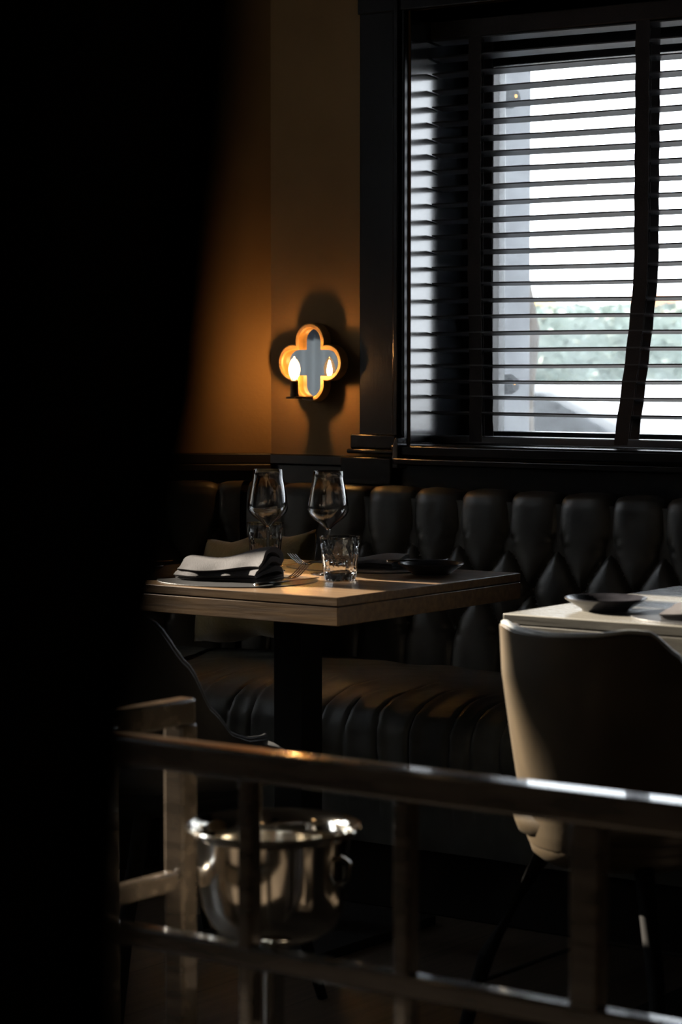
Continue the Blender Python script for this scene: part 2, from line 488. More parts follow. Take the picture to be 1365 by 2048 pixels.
# casing around the window
c = MB()
c.box(-3.638, -3.530, YW - 0.012, YW, 0.985, CEIL)
c.box(-3.530, -3.522, YW - 0.020, YW, 0.985, WZ1 + 0.12)
c.box(-3.522, -3.508, YW - 0.028, YW, 0.985, WZ1 + 0.10)
c.box(-3.508, -3.503, YW - 0.010, YW, 0.985, WZ1 + 0.09)
c.box(-3.503, -3.493, YW - 0.020, YW, 0.955, WZ1 + 0.08)
struct('trim_1', c, M['trim'], 'black glossy window casing with stepped moulding', bevel=0.003)
c = MB()
c.box(-3.638, WX1 + 0.15, YW - 0.022, YW, WZ1 + 0.02, CEIL)
c.box(-3.60, WX1 + 0.1, YW - 0.045, YW, WZ1 + 0.18, WZ1 + 0.21)
struct('trim_2', c, M['trim'], 'dark panelled wood above the window', bevel=0.003)
c = MB()                                            # plinth block under the casing
c.box(-3.648, -3.505, YW - 0.040, YW, 0.972, 1.010)
c.box(-3.653, -3.505, YW - 0.050, YW, 0.960, 0.972)
c.box(-3.665, -3.505, YW - 0.060, YW, 0.880, 0.952)
struct('trim_3', c, M['trim'], 'stepped plinth block at the foot of the casing', bevel=0.004)
c = MB()                                            # scroll shaped bracket end of the sill
prof = [(0, 0.925), (-0.03, 0.925), (-0.032, 0.938), (-0.022, 0.946), (-0.016, 0.958), (-0.014, 0.985), (-0.008, 1.003), (0, 1.003)]
c.strip([[(-3.489 + a, y, z) for a, z in prof] for y in (YW - 0.055, YW - 0.012)])
struct('trim_4', c, M['reveal'], 'small scrolled bracket at the left end of the sill', bevel=0.002)
c = MB()                                            # mouldings under the sill, down to the banquette
c.box(-3.50, WX1 + 0.1, YW - 0.060, YW, 0.935, 0.951)
c.box(-3.50, WX1 + 0.1, YW - 0.035, YW, 0.80, 0.935)
struct('trim_5', c, M['trim'], 'dark moulding running under the window sill', bevel=0.003)
c = MB()                                            # dado on window wall + dado rail
c.box(XC, -3.50, YW - 0.012, YW, 0.0, 0.925)
c.box(XC, -3.50, YW - 0.022, YW, 0.925, 0.952)
struct('trim_6', c, M['dado'], 'dark dado panel and rail below the mirror sconce', bevel=0.003)
c = MB()
angbox(c, 0.0, AL, 0, 0.012, 0.0, 0.925)
angbox(c, 0.0, AL, 0, 0.026, 0.925, 0.953)
angbox(c, 0.0, AL, 0, 0.034, 0.905, 0.925)
struct('trim_7', c, M['dado'], 'dark dado panel and rail on the angled wall', bevel=0.003)
# ------------------------------------------------------------------ blind
SL_Y0, SL_Y1 = YW + 0.085, YW + 0.135
bl = thing('venetian_blind', 'dark wooden venetian blind hanging in the window', 'blind', (0, YW + 0.11, 1.0))
def bl_b(mb, name, m, **k):
    o = mb.build(name, m, bl, **k)
    o.matrix_parent_inverse = Matrix.Translation((0, -(YW + 0.11), -1.0))
    return o
bx0, bx1 = WX0 + 0.010, WX1 - 0.012
pitch = 0.0411
z = 1.020
zs = []
while z + pitch < WZ1 - 0.045:
    z += pitch
    zs.append(z)
for i, z in enumerate(zs):
    n = 26
    t = 0.0034
    secs = []
    wob = random.uniform(-0.0012, 0.0012)
    tl = -0.0065 + random.uniform(-0.0010, 0.0010)
    for k in range(n + 1):
        x = bx0 + (bx1 - bx0) * k / n
        dz = 0.0014 * math.sin(x * 5 + i * 0.8) + wob
        secs.append([(x, SL_Y0, z + dz - tl * 0.5), (x, SL_Y0 + 0.025, z + dz + 0.0006), (x, SL_Y1, z + dz + tl * 0.5),
                     (x, SL_Y1, z + dz + tl * 0.5 + t), (x, SL_Y0 + 0.025, z + dz + t + 0.0012), (x, SL_Y0, z + dz - tl * 0.5 + t)])
    bl_b(MB().strip(secs), 'slat', M['slat'], angle=50)
bl_b(MB().box(bx0, bx1, SL_Y0 - 0.002, SL_Y1 + 0.004, 0.987, 1.006), 'bottom_rail', M['slat'], bevel=0.003)
bl_b(MB().box(bx0, bx1, SL_Y0 - 0.008, SL_Y1 + 0.004, WZ1 - 0.045, WZ1 - 0.001), 'headrail', M['tape'], bevel=0.003)
def tape(xt, sway):
    for y, dx in ((SL_Y0 - 0.0025, 0.0), (SL_Y1 + 0.0015, 0.0)):
        secs = []
        n = 40
        for k in range(n + 1):
            z = 0.992 + (WZ1 - 0.03 - 0.992) * k / n
            u = max(0.0, (1.42 - z) / 0.42)
            x = xt + dx + sway * (u ** 1.15) + 0.0010 * math.sin(z * 70)
            yy = y + (0.004 * math.sin(u * PI * 1.0) if y < SL_Y1 else 0)
            secs.append([(x - 0.019, yy, z), (x + 0.019, yy, z), (x + 0.019, yy + 0.0009, z), (x - 0.019, yy + 0.0009, z)])
        bl_b(MB().strip(secs), 'tape', M['tape'])
tape(-3.348, 0.006)
tape(-2.868, -0.052)
tape(-2.05, -0.02)
tape(-1.35, 0.0)
for xt, sw in ((-3.348, 0.006), (-2.868, -0.052), (-2.05, -0.02), (-1.35, 0.0)):
    for s_ in (-0.009, 0.009):
        pts = []
        for k in range(12):
            z = 1.0 + (WZ1 - 0.04 - 1.0) * k / 11
            u = max(0.0, (1.42 - z) / 0.42)
            pts.append((xt + s_ + sw * u ** 1.15, SL_Y0 + 0.025, z))
        bl_b(MB().tube(pts, 0.0009, 6), 'lift_cord', M['tape'])

# ------------------------------------------------------------------ mirror sconce
MX, MZ, MYF = -3.772, 1.193, YW
sc = thing('mirror_sconce', 'quatrefoil mirror wall sconce with one lit candle bulb', 'wall lamp', (MX, MYF, MZ))
def r_out(th, c=0.056, R=0.047):
    t = (th + PI / 4) % (PI / 2) - PI / 4
    return c * math.cos(t) + math.sqrt(max(0, R * R - (c * math.sin(t)) ** 2))
def r_in(th, c=0.056, R=0.0335):
    t = abs((th + PI / 4) % (PI / 2) - PI / 4)
    if t < 1e-6: return c + R
    r = R / math.sin(t)
    if r * math.cos(t) <= c: return r
    d = R * R - (c * math.sin(t)) ** 2
    return c * math.cos(t) + math.sqrt(max(0, d))
n = 256
def ring(fn, y, grow=0.0):
    return [((fn(2 * PI * k / n) + grow) * math.cos(2 * PI * k / n), y, (fn(2 * PI * k / n) + grow) * math.sin(2 * PI * k / n)) for k in range(n)]
mb = MB()
rings = [ring(r_out, -0.018), ring(r_out, -0.0445), ring(r_out, -0.0475, -0.003), ring(r_in, -0.0475, 0.003), ring(r_in, -0.0445), ring(r_in, -0.018)]
V = [[mb.bm.verts.new(p) for p in r] for r in rings]
for a in range(len(V)):
    A, B = V[a], V[(a + 1) % len(V)]
    for k in range(n):
        mb.bm.faces.new((A[k], A[(k + 1) % n], B[(k + 1) % n], B[k]))
mb.build('frame', M['brass'], sc, angle=40)
mb = MB()
g = ring(r_in, -0.030, 0.0015)
cen = mb.bm.verts.new((0, -0.030, 0)); vs = [mb.bm.verts.new(p) for p in g]
for k in range(n): mb.bm.faces.new((cen, vs[k], vs[(k + 1) % n]))
mb.build('mirror', M['mirror'], sc, smooth=False)
mb = MB()
g = [mb.bm.verts.new(p) for p in ring(r_out, -0.018, -0.002)]; g2 = [mb.bm.verts.new(p) for p in ring(r_out, -0.0235, -0.002)]
mb.bm.faces.new(g); mb.bm.faces.new(list(reversed(g2)))
for k in range(n): mb.bm.faces.new((g[k], g[(k + 1) % n], g2[(k + 1) % n], g2[k]))
mb.build('back_board', M['sleeve'], sc, smooth=False)
MB().lathe([(0, 0), (0.02, 0), (0.02, 0.019), (0, 0.019)], 24, mtx=Matrix.Translation((0, -0.0, -0.02)) @ Matrix.Rotation(PI / 2, 4, 'X')).build('wall_spacer', M['sleeve'], sc)
BX, BY, BZ = -0.005, -0.107, -0.019        # bulb centre, local
mb = MB()
mb.box(BX - 0.016, BX + 0.016, BY - 0.016, -0.040, -0.0925, -0.0875)
mb.build('bracket', M['sleeve'], sc, bevel=0.0015)
MB().lathe([(0, 0), (0.0105, 0), (0.0115, 0.004), (0.0105, 0.007), (0.0105, 0.040), (0.009, 0.042), (0, 0.042)], 28, c=(BX, BY, -0.0875)).build('candle_sleeve', M['sleeve'], sc)
bp = [(0.006, -0.0275), (0.0085, -0.024), (0.0135, -0.012), (0.0155, 0.0), (0.0145, 0.010), (0.0105, 0.022), (0.0055, 0.030), (0.0022, 0.0345), (0, 0.0355)]
bulb = MB().lathe(bp, 32, c=(BX, BY, BZ)).build('bulb', M['bulb'], sc, angle=80)
fp = [(0, -0.020), (0.0035, -0.017), (0.0062, -0.007), (0.0064, 0.001), (0.0045, 0.012), (0.0022, 0.021), (0, 0.026)]
MB().lathe(fp, 20, c=(BX, BY, BZ)).build('filament', M['glow'], bulb, angle=80)

# ------------------------------------------------------------------ banquette
def seg_d(px, pz, a, b):
    ax, az = a; bx, bz = b
    vx, vz = bx - ax, bz - az
    t = max(0, min(1, ((px - ax) * vx + (pz - az) * vz) / (vx * vx + vz * vz)))
    return math.hypot(px - ax - t * vx, pz - az - t * vz)
TP = 0.1395                       # button spacing
def make_tuft(length, s_first):
    rows = [0.768, 0.657, 0.553]
    btn = []
    segs = []
    pos = []
    for r, z in enumerate(rows):
        off = s_first + (TP / 2 if r % 2 == 1 else 0)
        k0 = int((0 - off) / TP) - 1
        row = [off + TP * k for k in range(k0, k0 + int(length / TP) + 4)]
        row = [s + random.uniform(-0.003, 0.003) for s in row]
        pos.append([(s, z + random.uniform(-0.004, 0.004)) for s in row])
    for s, z in pos[0]: segs.append(((s, z), (s + 0.004, 0.99)))
    for s, z in pos[2]: segs.append(((s, z), (s, 0.40)))
    for r in range(2):
        for p in pos[r]:
            for q in pos[r + 1]:
                if abs(p[0] - q[0]) < TP * 0.62: segs.append((p, q))
    return [p for row in pos for p in row if 0.01 < p[0] < length - 0.01], segs

def back_profile(v):
    """v 0..1 -> (offset from wall towards room, z, normal)"""
    # path: foot of back, up the face, over the top roll, to the wall
    pts = [(0.245, 0.40), (0.235, 0.50), (0.22, 0.62), (0.205, 0.74), (0.200, 0.82), (0.197, 0.855), (0.190, 0.874), (0.176, 0.885), (0.150, 0.889), (0.10, 0.889), (0.045, 0.884)]
    L = [0]
    for a, b in zip(pts[:-1], pts[1:]): L.append(L[-1] + math.hypot(b[0] - a[0], b[1] - a[1]))
    d = v * L[-1]
    for i in range(len(pts) - 1):
        if d <= L[i + 1] + 1e-9:
            t = (d - L[i]) / (L[i + 1] - L[i])
            # smooth normals
            def nrm(k):
                a = pts[max(k - 1, 0)]; b = pts[min(k + 1, len(pts) - 1)]
                tx, tz = b[0] - a[0], b[1] - a[1]; l = math.hypot(tx, tz)
                return (tz / l, -tx / l)
            n0, n1 = nrm(i), nrm(i + 1)
            return (pts[i][0] + t * (pts[i + 1][0] - pts[i][0]), pts[i][1] + t * (pts[i + 1][1] - pts[i][1]),
                    (n0[0] + t * (n1[0] - n0[0]), n0[1] + t * (n1[1] - n0[1])), d + 0.40)
    return (*pts[-1], (0, 1), L[-1] + 0.40)

def make_back(length, s_first, place, du=0.0055):
    btn, segs = make_tuft(length, s_first)
    nu = int(length / du); nv = 120
    prof = [back_profile(j / nv) for j in range(nv + 1)]
    buckets = {}
    for sg in segs:
        lo = int((min(sg[0][0], sg[1][0]) - 0.08) / 0.05); hi = int((max(sg[0][0], sg[1][0]) + 0.08) / 0.05)
        for k in range(lo, hi + 1): buckets.setdefault(k, []).append(sg)
    bb = {}
    for b in btn:
        for k in range(int((b[0] - 0.06) / 0.05), int((b[0] + 0.06) / 0.05) + 1): bb.setdefault(k, []).append(b)
    mb = MB()
    def fn(u, v):
        s = u * length
        j = round(v * nv)
        off, z, nn, arc = prof[j]
        zz = arc if z < 0.86 else arc
        d = min([seg_d(s, zz, a, b) for a, b in buckets.get(int(s / 0.05), [])] + [0.2])
        fall = 1.0 if z < 0.872 else max(0.35, 1 - (0.188 - off) * 6)
        R = 0.050
        q = min(1, d / R)
        h = 0.019 * math.sqrt(1 - (1 - q) ** 2) * fall
        h -= 0.0035 * math.exp(-(d / 0.004) ** 2) * fall
        for (bs, bz) in bb.get(int(s / 0.05), []):
            rr = math.hypot(s - bs, zz - bz)
            h -= 0.014 * math.exp(-(rr / 0.017) ** 2)
            # small puckers running out of each button
            if rr < 0.055:
                a = math.atan2(zz - bz, s - bs)
                h -= 0.0022 * (0.5 + 0.5 * math.cos(7 * a + bs * 40)) * math.exp(-((rr - 0.02) / 0.018) ** 2)
        h += 0.0016 * math.sin(s * 31 + z * 17) * math.sin(z * 23 + s * 9)
        h -= 0.016
        return place(s, off + nn[0] * h, z + nn[1] * h)
    mb.grid(fn, nu, nv)
    return mb, btn

BL = 2.75
bq = thing('banquette', 'long dark button-tufted leather banquette beneath the window', 'bench', (XC + BL / 2, YW - 0.5, 0))
inv = Matrix.Translation((-(XC + BL / 2), -(YW - 0.5), 0))
def bq_b(mb, name, m, root=bq, iv=inv, **k):
    o = mb.build(name, m, root, **k); o.matrix_parent_inverse = iv; return o
place_w = lambda s, off, z: (max(XC + 0.02 + s, XC + 0.01 + 0.325 * max(0, off)), YW - off, z)
mb, btn = make_back(BL, -3.489 - XC - 0.02, place_w)
bk = bq_b(mb, 'backrest', M['leather'], angle=60)
for (s, z) in btn:
    # find offset of face at this height
    best = min((back_profile(j / 200) for j in range(140)), key=lambda p: abs(p[3] - z))
    p = place_w(s, best[0] - 0.016 - 0.012, best[1])
    b = MB().sphere(p, 0.0085, (1, 0.6, 1), 2).build('button', M['leather'], bk)
    b.matrix_parent_inverse = Matrix()
def seat_profile():
    return [(0.20, 0.445), (0.26, 0.462), (0.36, 0.474), (0.50, 0.478), (0.64, 0.475), (0.74, 0.468), (0.80, 0.456),
            (0.838, 0.436), (0.858, 0.405), (0.862, 0.36), (0.856, 0.30), (0.848, 0.22), (0.842, 0.15)]
def make_seat(length, place, seed):
    rnd = random.Random(seed)
    cre = []
    s = 0.04
    while s < length:
        cre.append((s, rnd.uniform(0.55, 0.72), rnd.uniform(0.6, 1.2), rnd.uniform(-0.05, 0.05)))
        s += rnd.choice([0.055, 0.075, 0.09, 0.10])
    pts = seat_profile()
    nv = 70; nu = int(length / 0.007)
    L = [0]
    for a, b in zip(pts[:-1], pts[1:]): L.append(L[-1] + math.hypot(b[0] - a[0], b[1] - a[1]))
    def at(v):
        d = v * L[-1]
        for i in range(len(pts) - 1):
            if d <= L[i + 1] + 1e-9:
                t = (d - L[i]) / (L[i + 1] - L[i])
                def nrm(k):
                    a = pts[max(k - 1, 0)]; b = pts[min(k + 1, len(pts) - 1)]
                    tx, tz = b[0] - a[0], b[1] - a[1]; l = math.hypot(tx, tz)
                    return (-tz / l, tx / l)
                n0, n1 = nrm(i), nrm(i + 1)
                return (pts[i][0] + t * (pts[i + 1][0] - pts[i][0]), pts[i][1] + t * (pts[i + 1][1] - pts[i][1]),
                        n0[0] + t * (n1[0] - n0[0]), n0[1] + t * (n1[1] - n0[1]))
        return (*pts[-1], 1, 0)
    P = [at(j / nv) for j in range(nv + 1)]
    def fn(u, v):
        s = u * length
        off, z, nx, nz = P[round(v * nv)]
        arc = v * L[-1] + 0.2
        h = 0.0
        for cs, st, dp, sl in cre:
            ds = s - cs - sl * (arc - 0.75)
            if abs(ds) < 0.05:
                k = max(0, min(1, (arc - st) / 0.12)) * max(0, min(1, (1.10 - arc) / 0.15))
                h -= dp * k * (0.0105 * math.exp(-(ds / 0.0045) ** 2) - 0.0055 * math.exp(-((ds - 0.014) / 0.011) ** 2))
        h += 0.0035 * math.sin(s * 9 + arc * 7) * math.sin(arc * 13 + s * 4) + 0.0012 * math.sin(s * 47 + arc * 31) * math.sin(arc * 41)
        h += 0.002 * math.sin(s * 22 - arc * 30)
        return place(s, off + nx * h, z + nz * h)
    return MB().grid(fn, nu, nv)
bq_b(make_seat(BL, place_w, 3), 'seat', M['leather2'], angle=60)
bq_b(MB().box(XC + 0.28, XC + 0.02 + BL, YW - 0.80, YW - 0.03, 0.0, 0.20), 'base', M['iron'], bevel=0.004)
bq_b(MB().box(XC + 0.02, XC + 0.02 + BL, YW - 0.19, YW - 0.064, 0.20, 0.86), 'back_frame', M['leather'])
# angled section on the left
BL2 = 1.15
a0 = ang(0.9, 0.45)
bq2 = thing('banquette', 'dark leather banquette section along the angled wall, behind the olive cushion', 'bench', (a0[0], a0[1], 0))
inv2 = Matrix.Translation((-a0[0], -a0[1], 0))
def place_a(s, off, z):
    x, y = ang(max(s + 0.03, 0.01 + 0.325 * max(0, off)), off); return (x, y, z)
mb, btn2 = make_back(BL2, 0.10, place_a, 0.008)
bq_b(mb, 'backrest', M['leather'], bq2, inv2, angle=60)
def place_a2(s, off, z):
    x, y = ang(max(s + 0.03, 0.01 + 0.325 * max(0, off)), off); return (x, y, z)
bq_b(make_seat(BL2 - 0.25, place_a2, 5), 'seat', M['leather2'], bq2, inv2, angle=60)
mb = MB(); angbox(mb, 0.30, 0.2 + BL2, 0.03, 0.80, 0.0, 0.20)
bq_b(mb, 'base', M['iron'], bq2, inv2, bevel=0.004)

# olive cushion
cu = thing('cushion', 'olive green cushion leaning in the corner of the banquette', 'cushion', (-3.70, 4.70, 0.485))
def pillow(u, v, sgn):
    a, b = 2 * u - 1, 2 * v - 1
    e = (1 - a * a) * (1 - b * b)
    cr = 0.02 * (a * a * b * b)
    x = 0.225 * a * (1 - 0.07 * (1 - b * b) * 0) * (1 - 0.06 * (1 - abs(b)) ** 0 * 0)
    x = 0.175 * a * (0.95 + 0.05 * b * b); z = 0.135 * b * (0.96 + 0.04 * a * a)
    w_ = 0.004 * math.sin(9 * a + 3 * b) * math.sin(5 * b + 7 * a) * e
    return (x, sgn * (0.072 * max(0, e) ** 0.42 + 0.002) + w_, z + 0.135 + 0.006 * math.sin(a * 6 + 1))
mb = MB().grid(lambda u, v: pillow(u, v, 1), 36, 30).grid(lambda u, v: pillow(u, v, -1), 36, 30)
bmesh.ops.remove_doubles(mb.bm, verts=mb.bm.verts, dist=0.0045)
co = mb.build('cover', M['olive'], cu, angle=80, rot=(math.radians(-20), math.radians(-7), math.radians(0)), loc=(0, -0.1, -0.01))
co.location = (0.0, 0.0, 0.02)

# ------------------------------------------------------------------ tables
def make_table(name, label, cx, cy, wx, wy, wm, px, py):
    t = thing(name, label, 'table', (cx, cy, 0))
    hx, hy = wx / 2, wy / 2
    mb = MB().box(-hx, hx, -hy, hy, 0.7325, 0.75)
    mb.build('tabletop', wm, t, bevel=0.0015)
    MB().box(-hx + 0.002, hx - 0.002, -hy + 0.002, hy - 0.002, 0.7305, 0.7325).build('edge_groove', M['iron'], t)
    MB().box(-hx, hx, -hy, hy, 0.695, 0.7305).build('edge_band', wm, t, bevel=0.0012)
    MB().box(px - 0.0365, px + 0.0365, py - 0.0365, py + 0.0365, 0.02, 0.69).build('pedestal', M['iron'], t, bevel=0.002)
    MB().box(px - 0.15, px + 0.15, py - 0.13, py + 0.13, 0.686, 0.695).build('mounting_plate', M['iron'], t, bevel=0.002)
    MB().box(px - 0.21, px + 0.21, py - 0.21, py + 0.21, 0.0, 0.02).build('base_plate', M['iron'], t, bevel=0.004)
    return t
T1X, T1Y = (-3.425, -2.690), (3.691, 4.350)
make_table('dining_table', 'square oak table set with two wine glasses', sum(T1X) / 2, sum(T1Y) / 2, T1X[1] - T1X[0], T1Y[1] - T1Y[0], M['wood'], 0.025, 0.0)
T2X, T2Y = (-2.283, -1.548), (3.633, 4.292)
make_table('dining_table', 'oak table at the right with one black plate near its corner', sum(T2X) / 2, sum(T2Y) / 2, T2X[1] - T2X[0], T2Y[1] - T2Y[0], M['wood2'], 0.0, 0.0)
TZ = 0.75

# placemats
def placemat(x, y, rx, ry, label, rotz=0):
    n = 72
    pr = []
    for k in range(n):
        a = 2 * PI * k / n
        e = 2.25
        r = (abs(math.cos(a)) ** e + abs(math.sin(a)) ** e) ** (-1 / e)
        pr.append((rx * r * math.cos(a), ry * r * math.sin(a)))
    o = MB().strip([[(a, b, z) for a, b in pr] for z in (0.0, 0.0022)]).build('placemat', M['placemat'], bevel=0.0006)
    o.location = (x, y, TZ + 0.0003); o.rotation_euler = (0, 0, rotz)
    return tag(o, label, 'placemat', 'round grey placemats')
placemat(-3.062, 3.855, 0.163, 0.150, 'grey placemat under the folded napkin at the front of the glass-set table')
placemat(-3.040, 4.238, 0.165, 0.108, 'grey placemat under the dark napkin at the far side of the glass-set table')
placemat(-1.905, 3.79, 0.185, 0.145, 'grey placemat at the front of the right-hand table')

# napkins
def napkin(x, y, rotz, length, width, height, layers, m, label, seed=1, dome=0.3, z0=TZ + 0.0026):
    rnd = random.Random(seed)
    th = height / layers
    mid = []
    # serpentine centre line in the (w, z) plane
    for L in range(layers):
        zc = th * (L + 0.5)
        ww = width / 2 * (1 - 0.10 * L / layers * rnd.uniform(0.5, 1.5))
        rng = range(0, 13)
        for k in rng:
            t = k / 12
            w_ = -ww + 2 * ww * t
            if L % 2: w_ = -w_
            bul = dome * height * (L / max(1, layers - 1)) * (1 - (w_ / (width / 2)) ** 2)
            mid.append((w_, zc + bul * 0.6))
        if L < layers - 1:
            sgn = 1 if L % 2 == 0 else -1
            mid.append((sgn * (ww + th * 0.42), zc + th * 0.5))
    half = th * 0.44
    def offset(path, h):
        a, b = [], []
        for i, p in enumerate(path):
            q0 = path[max(i - 1, 0)]; q1 = path[min(i + 1, len(path) - 1)]
            tx, tz = q1[0] - q0[0], q1[1] - q0[1]; l = math.hypot(tx, tz) or 1
            a.append((p[0] - tz / l * h, p[1] + tx / l * h)); b.append((p[0] + tz / l * h, p[1] - tx / l * h))
        return a + b[::-1]
    sec = offset(mid, half)
    secs = []
    N = 26
    for k in range(N + 1):
        s = -0.5 + k / N
        hs = 0.70 + 0.42 * (s + 0.5) + 0.10 * math.sin(k * 0.25 + seed)
        ws = 1 + 0.05 * math.sin(k * 0.6 + seed * 2)
        sk = 0.01 * math.sin(s * 5)
        secs.append([(s * length + 0.004 * math.sin(w_ * 60 + z * 90), w_ * ws + sk, max(0.0004, z * hs * (1 + 0.45 * w_ / width))) for w_, z in sec])
    o = MB().strip(secs).build('napkin', m, angle=50)
    o.location = (x, y, z0); o.rotation_euler = (0, 0, rotz)
    return tag(o, label, 'napkin', 'folded cloth napkins')
napkin(-3.075, 3.845, math.radians(6), 0.19, 0.095, 0.036, 4, M['napkin'], 'folded grey napkin in sunlight at the front of the glass-set table', 2, 0.95)
napkin(-3.005, 4.262, math.radians(4), 0.13, 0.075, 0.022, 3, M['napkin'], 'folded dark napkin beside the plate on the far side of the glass-set table', 4, 0.3)
napkin(-1.905, 3.745, math.radians(3), 0.185, 0.09, 0.030, 3, M['napkin2'], 'dark folded napkin at the right picture edge on the right-hand table', 5, 0.3)

# cutlery
def sweep(mb, secs_):          # secs_: (x, y, z, half width, half thickness)
    S_ = []
    for (x, y, z, w_, t) in secs_:
        pr = []
        for k in range(10):
            a = 2 * PI * k / 10
            pr.append((x, y + w_ * math.cos(a), z + t * math.sin(a)))
        S_.append(pr)
    return mb.strip(S_)
def make_fork():
    t = thing('fork', '', 'fork')
    h = [(-0.150, 0, 0.0026, 0.004, 0.0012), (-0.148, 0, 0.003, 0.0095, 0.0016), (-0.135, 0, 0.0035, 0.0105, 0.0018), (-0.09, 0, 0.006, 0.0065, 0.0018),
         (-0.04, 0, 0.010, 0.0035, 0.0018), (-0.015, 0, 0.009, 0.0032, 0.0016), (0.0, 0, 0.006, 0.0045, 0.0013)]
    sweep(MB(), h).build('handle', M['steel'], t, angle=60)
    hd = [(-0.001, 0, 0.006, 0.0045, 0.0013), (0.006, 0, 0.0042, 0.0095, 0.0012), (0.014, 0, 0.0032, 0.0118, 0.0011), (0.024, 0, 0.0040, 0.0122, 0.0010)]
    mb = sweep(MB(), hd)
    for k in range(4):
        y = -0.0100 + k * 0.00667
        tn = [(0.023, y, 0.0040, 0.0022, 0.0010), (0.035, y, 0.0075, 0.0018, 0.0009), (0.050, y * 1.02, 0.0145, 0.0016, 0.0009), (0.060, y * 1.04, 0.0205, 0.0013, 0.0008), (0.066, y * 1.04, 0.0245, 0.0005, 0.0005)]
        sweep(mb, tn)
    mb.build('tines', M['steel'], t, angle=60)
    return t
fk = make_fork()
fk.location = (-2.966, 3.892, TZ + 0.0028); fk.rotation_euler = (0, math.radians(-6), math.radians(86))
fk['label'] = 'steel fork with raised tines right of the sunlit napkin'; fk['group'] = 'steel table forks'
dup(fk, (-3.132, 4.195, TZ + 0.0028), 0, 'steel fork pointing left, just behind the front tumbler', 'steel table forks').rotation_euler = (0, math.radians(-6), math.radians(-92))
def make_knife(label, L=0.21):
    t = thing('table_knife', label, 'knife', group='steel table knives')
    s = L / 0.21
    sweep(MB(), [(-0.105 * s, 0, 0.0035, 0.004, 0.002), (-0.100 * s, 0, 0.0042, 0.0085, 0.0030), (-0.06 * s, 0, 0.0042, 0.0075, 0.0030), (-0.005 * s, 0, 0.0042, 0.0055, 0.0024)]).build('handle', M['steel'], t, angle=60)
    sweep(MB(), [(-0.006 * s, 0, 0.0042, 0.0050, 0.0018), (0.012 * s, 0.001, 0.0040, 0.0085, 0.0010), (0.06 * s, 0.0015, 0.0035, 0.0095, 0.0008), (0.09 * s, 0.0035, 0.0035, 0.0075, 0.0007), (0.104 * s, 0.007, 0.0035, 0.002, 0.0005)]).build('blade', M['steel'], t, angle=60)
    return t
kn = make_knife('steel knife beside the fork right of the sunlit napkin')
kn.location = (-2.932, 3.858, TZ + 0.0026); kn.rotation_euler = (0, 0, math.radians(88))
k2 = dup(kn, (-3.168, 4.235, TZ + 0.0026), math.radians(-95), 'steel knife on the far placemat, left of the fork that points left')
BK = make_knife('small butter knife lying across the black plate at the far table corner', 0.15)
# plates
def make_plate(x, y, r, label):
    t = thing('bread_plate', label, 'plate', (x, y, TZ + 0.0003), group='black bread plates')
    p = [(0, 0.0035), (0.45 * r, 0.0035), (0.50 * r, 0.0), (0.56 * r, 0.0), (0.60 * r, 0.004), (0.80 * r, 0.0125), (0.97 * r, 0.0205), (1.0 * r, 0.0225),
         (0.985 * r, 0.0240), (0.95 * r, 0.0232), (0.78 * r, 0.0160), (0.58 * r, 0.0085), (0.4 * r, 0.0065), (0, 0.0062)]
    MB().lathe(p, 64).build('dish', M['plate'], t, angle=60)
    return t
make_plate(-2.828, 4.215, 0.070, 'small black plate near the far corner of the glass-set table')
make_plate(-2.160, 3.784, 0.0745, 'small black plate near the left corner of the right-hand table')
make_plate(-3.310, 3.815, 0.070, 'small black plate on the shadowy left side of the glass-set table')
BK.location = (-2.850, 4.200, TZ + 0.0255); BK.rotation_euler = (0, 0, math.radians(62))
bk2 = dup(BK, (-3.295, 3.825, TZ + 0.0255), math.radians(62), 'small butter knife on the black plate left of the sunlit napkin')

# wine glasses
def make_wineglass(x, y, label):
    t = thing('wine_glass', label, 'wine glass', (x, y, TZ + 0.0003), group='empty stemmed wine glasses')
    out = [(0.0, 0.0925), (0.0042, 0.0930), (0.0085, 0.0985), (0.018, 0.1070), (0.030, 0.1155), (0.0385, 0.1235), (0.0425, 0.1315), (0.0434, 0.1385), (0.0425, 0.1480), (0.0395, 0.165), (0.0355, 0.186), (0.0325, 0.204), (0.0308, 0.217)]
    th = 0.0014
    inn = [(max(0, r - th * (1.0 if z > 0.125 else 1.2)), z + (0.0 if z > 0.14 else 0.0016)) for r, z in out[1:-1]]
    rim = [(0.0305, 0.2176), (0.0300, 0.2176), (0.0297, 0.217)]
    prof = out + rim + inn[::-1] + [(0.0, 0.0985)]
    MB().lathe(prof, 72).build('bowl', M['crystal'], t, angle=70)
    MB().lathe([(0, 0.0055), (0.0032, 0.0055), (0.0030, 0.02), (0.0030, 0.07), (0.0034, 0.085), (0.0040, 0.0924), (0, 0.0924)], 28).build('stem', M['crystal'], t, angle=60)
    MB().lathe([(0, 0.0), (0.0365, 0.0), (0.0375, 0.0008), (0.0365, 0.0016), (0.02, 0.0028), (0.008, 0.0040), (0.0034, 0.0054), (0, 0.0054)], 64).build('foot', M['crystal'], t, angle=60)
    return t
make_wineglass(-3.153, 4.074, 'stemmed wine glass behind the sunlit napkin, left one')
make_wineglass(-2.999, 4.082, 'stemmed wine glass behind the front tumbler, right one')
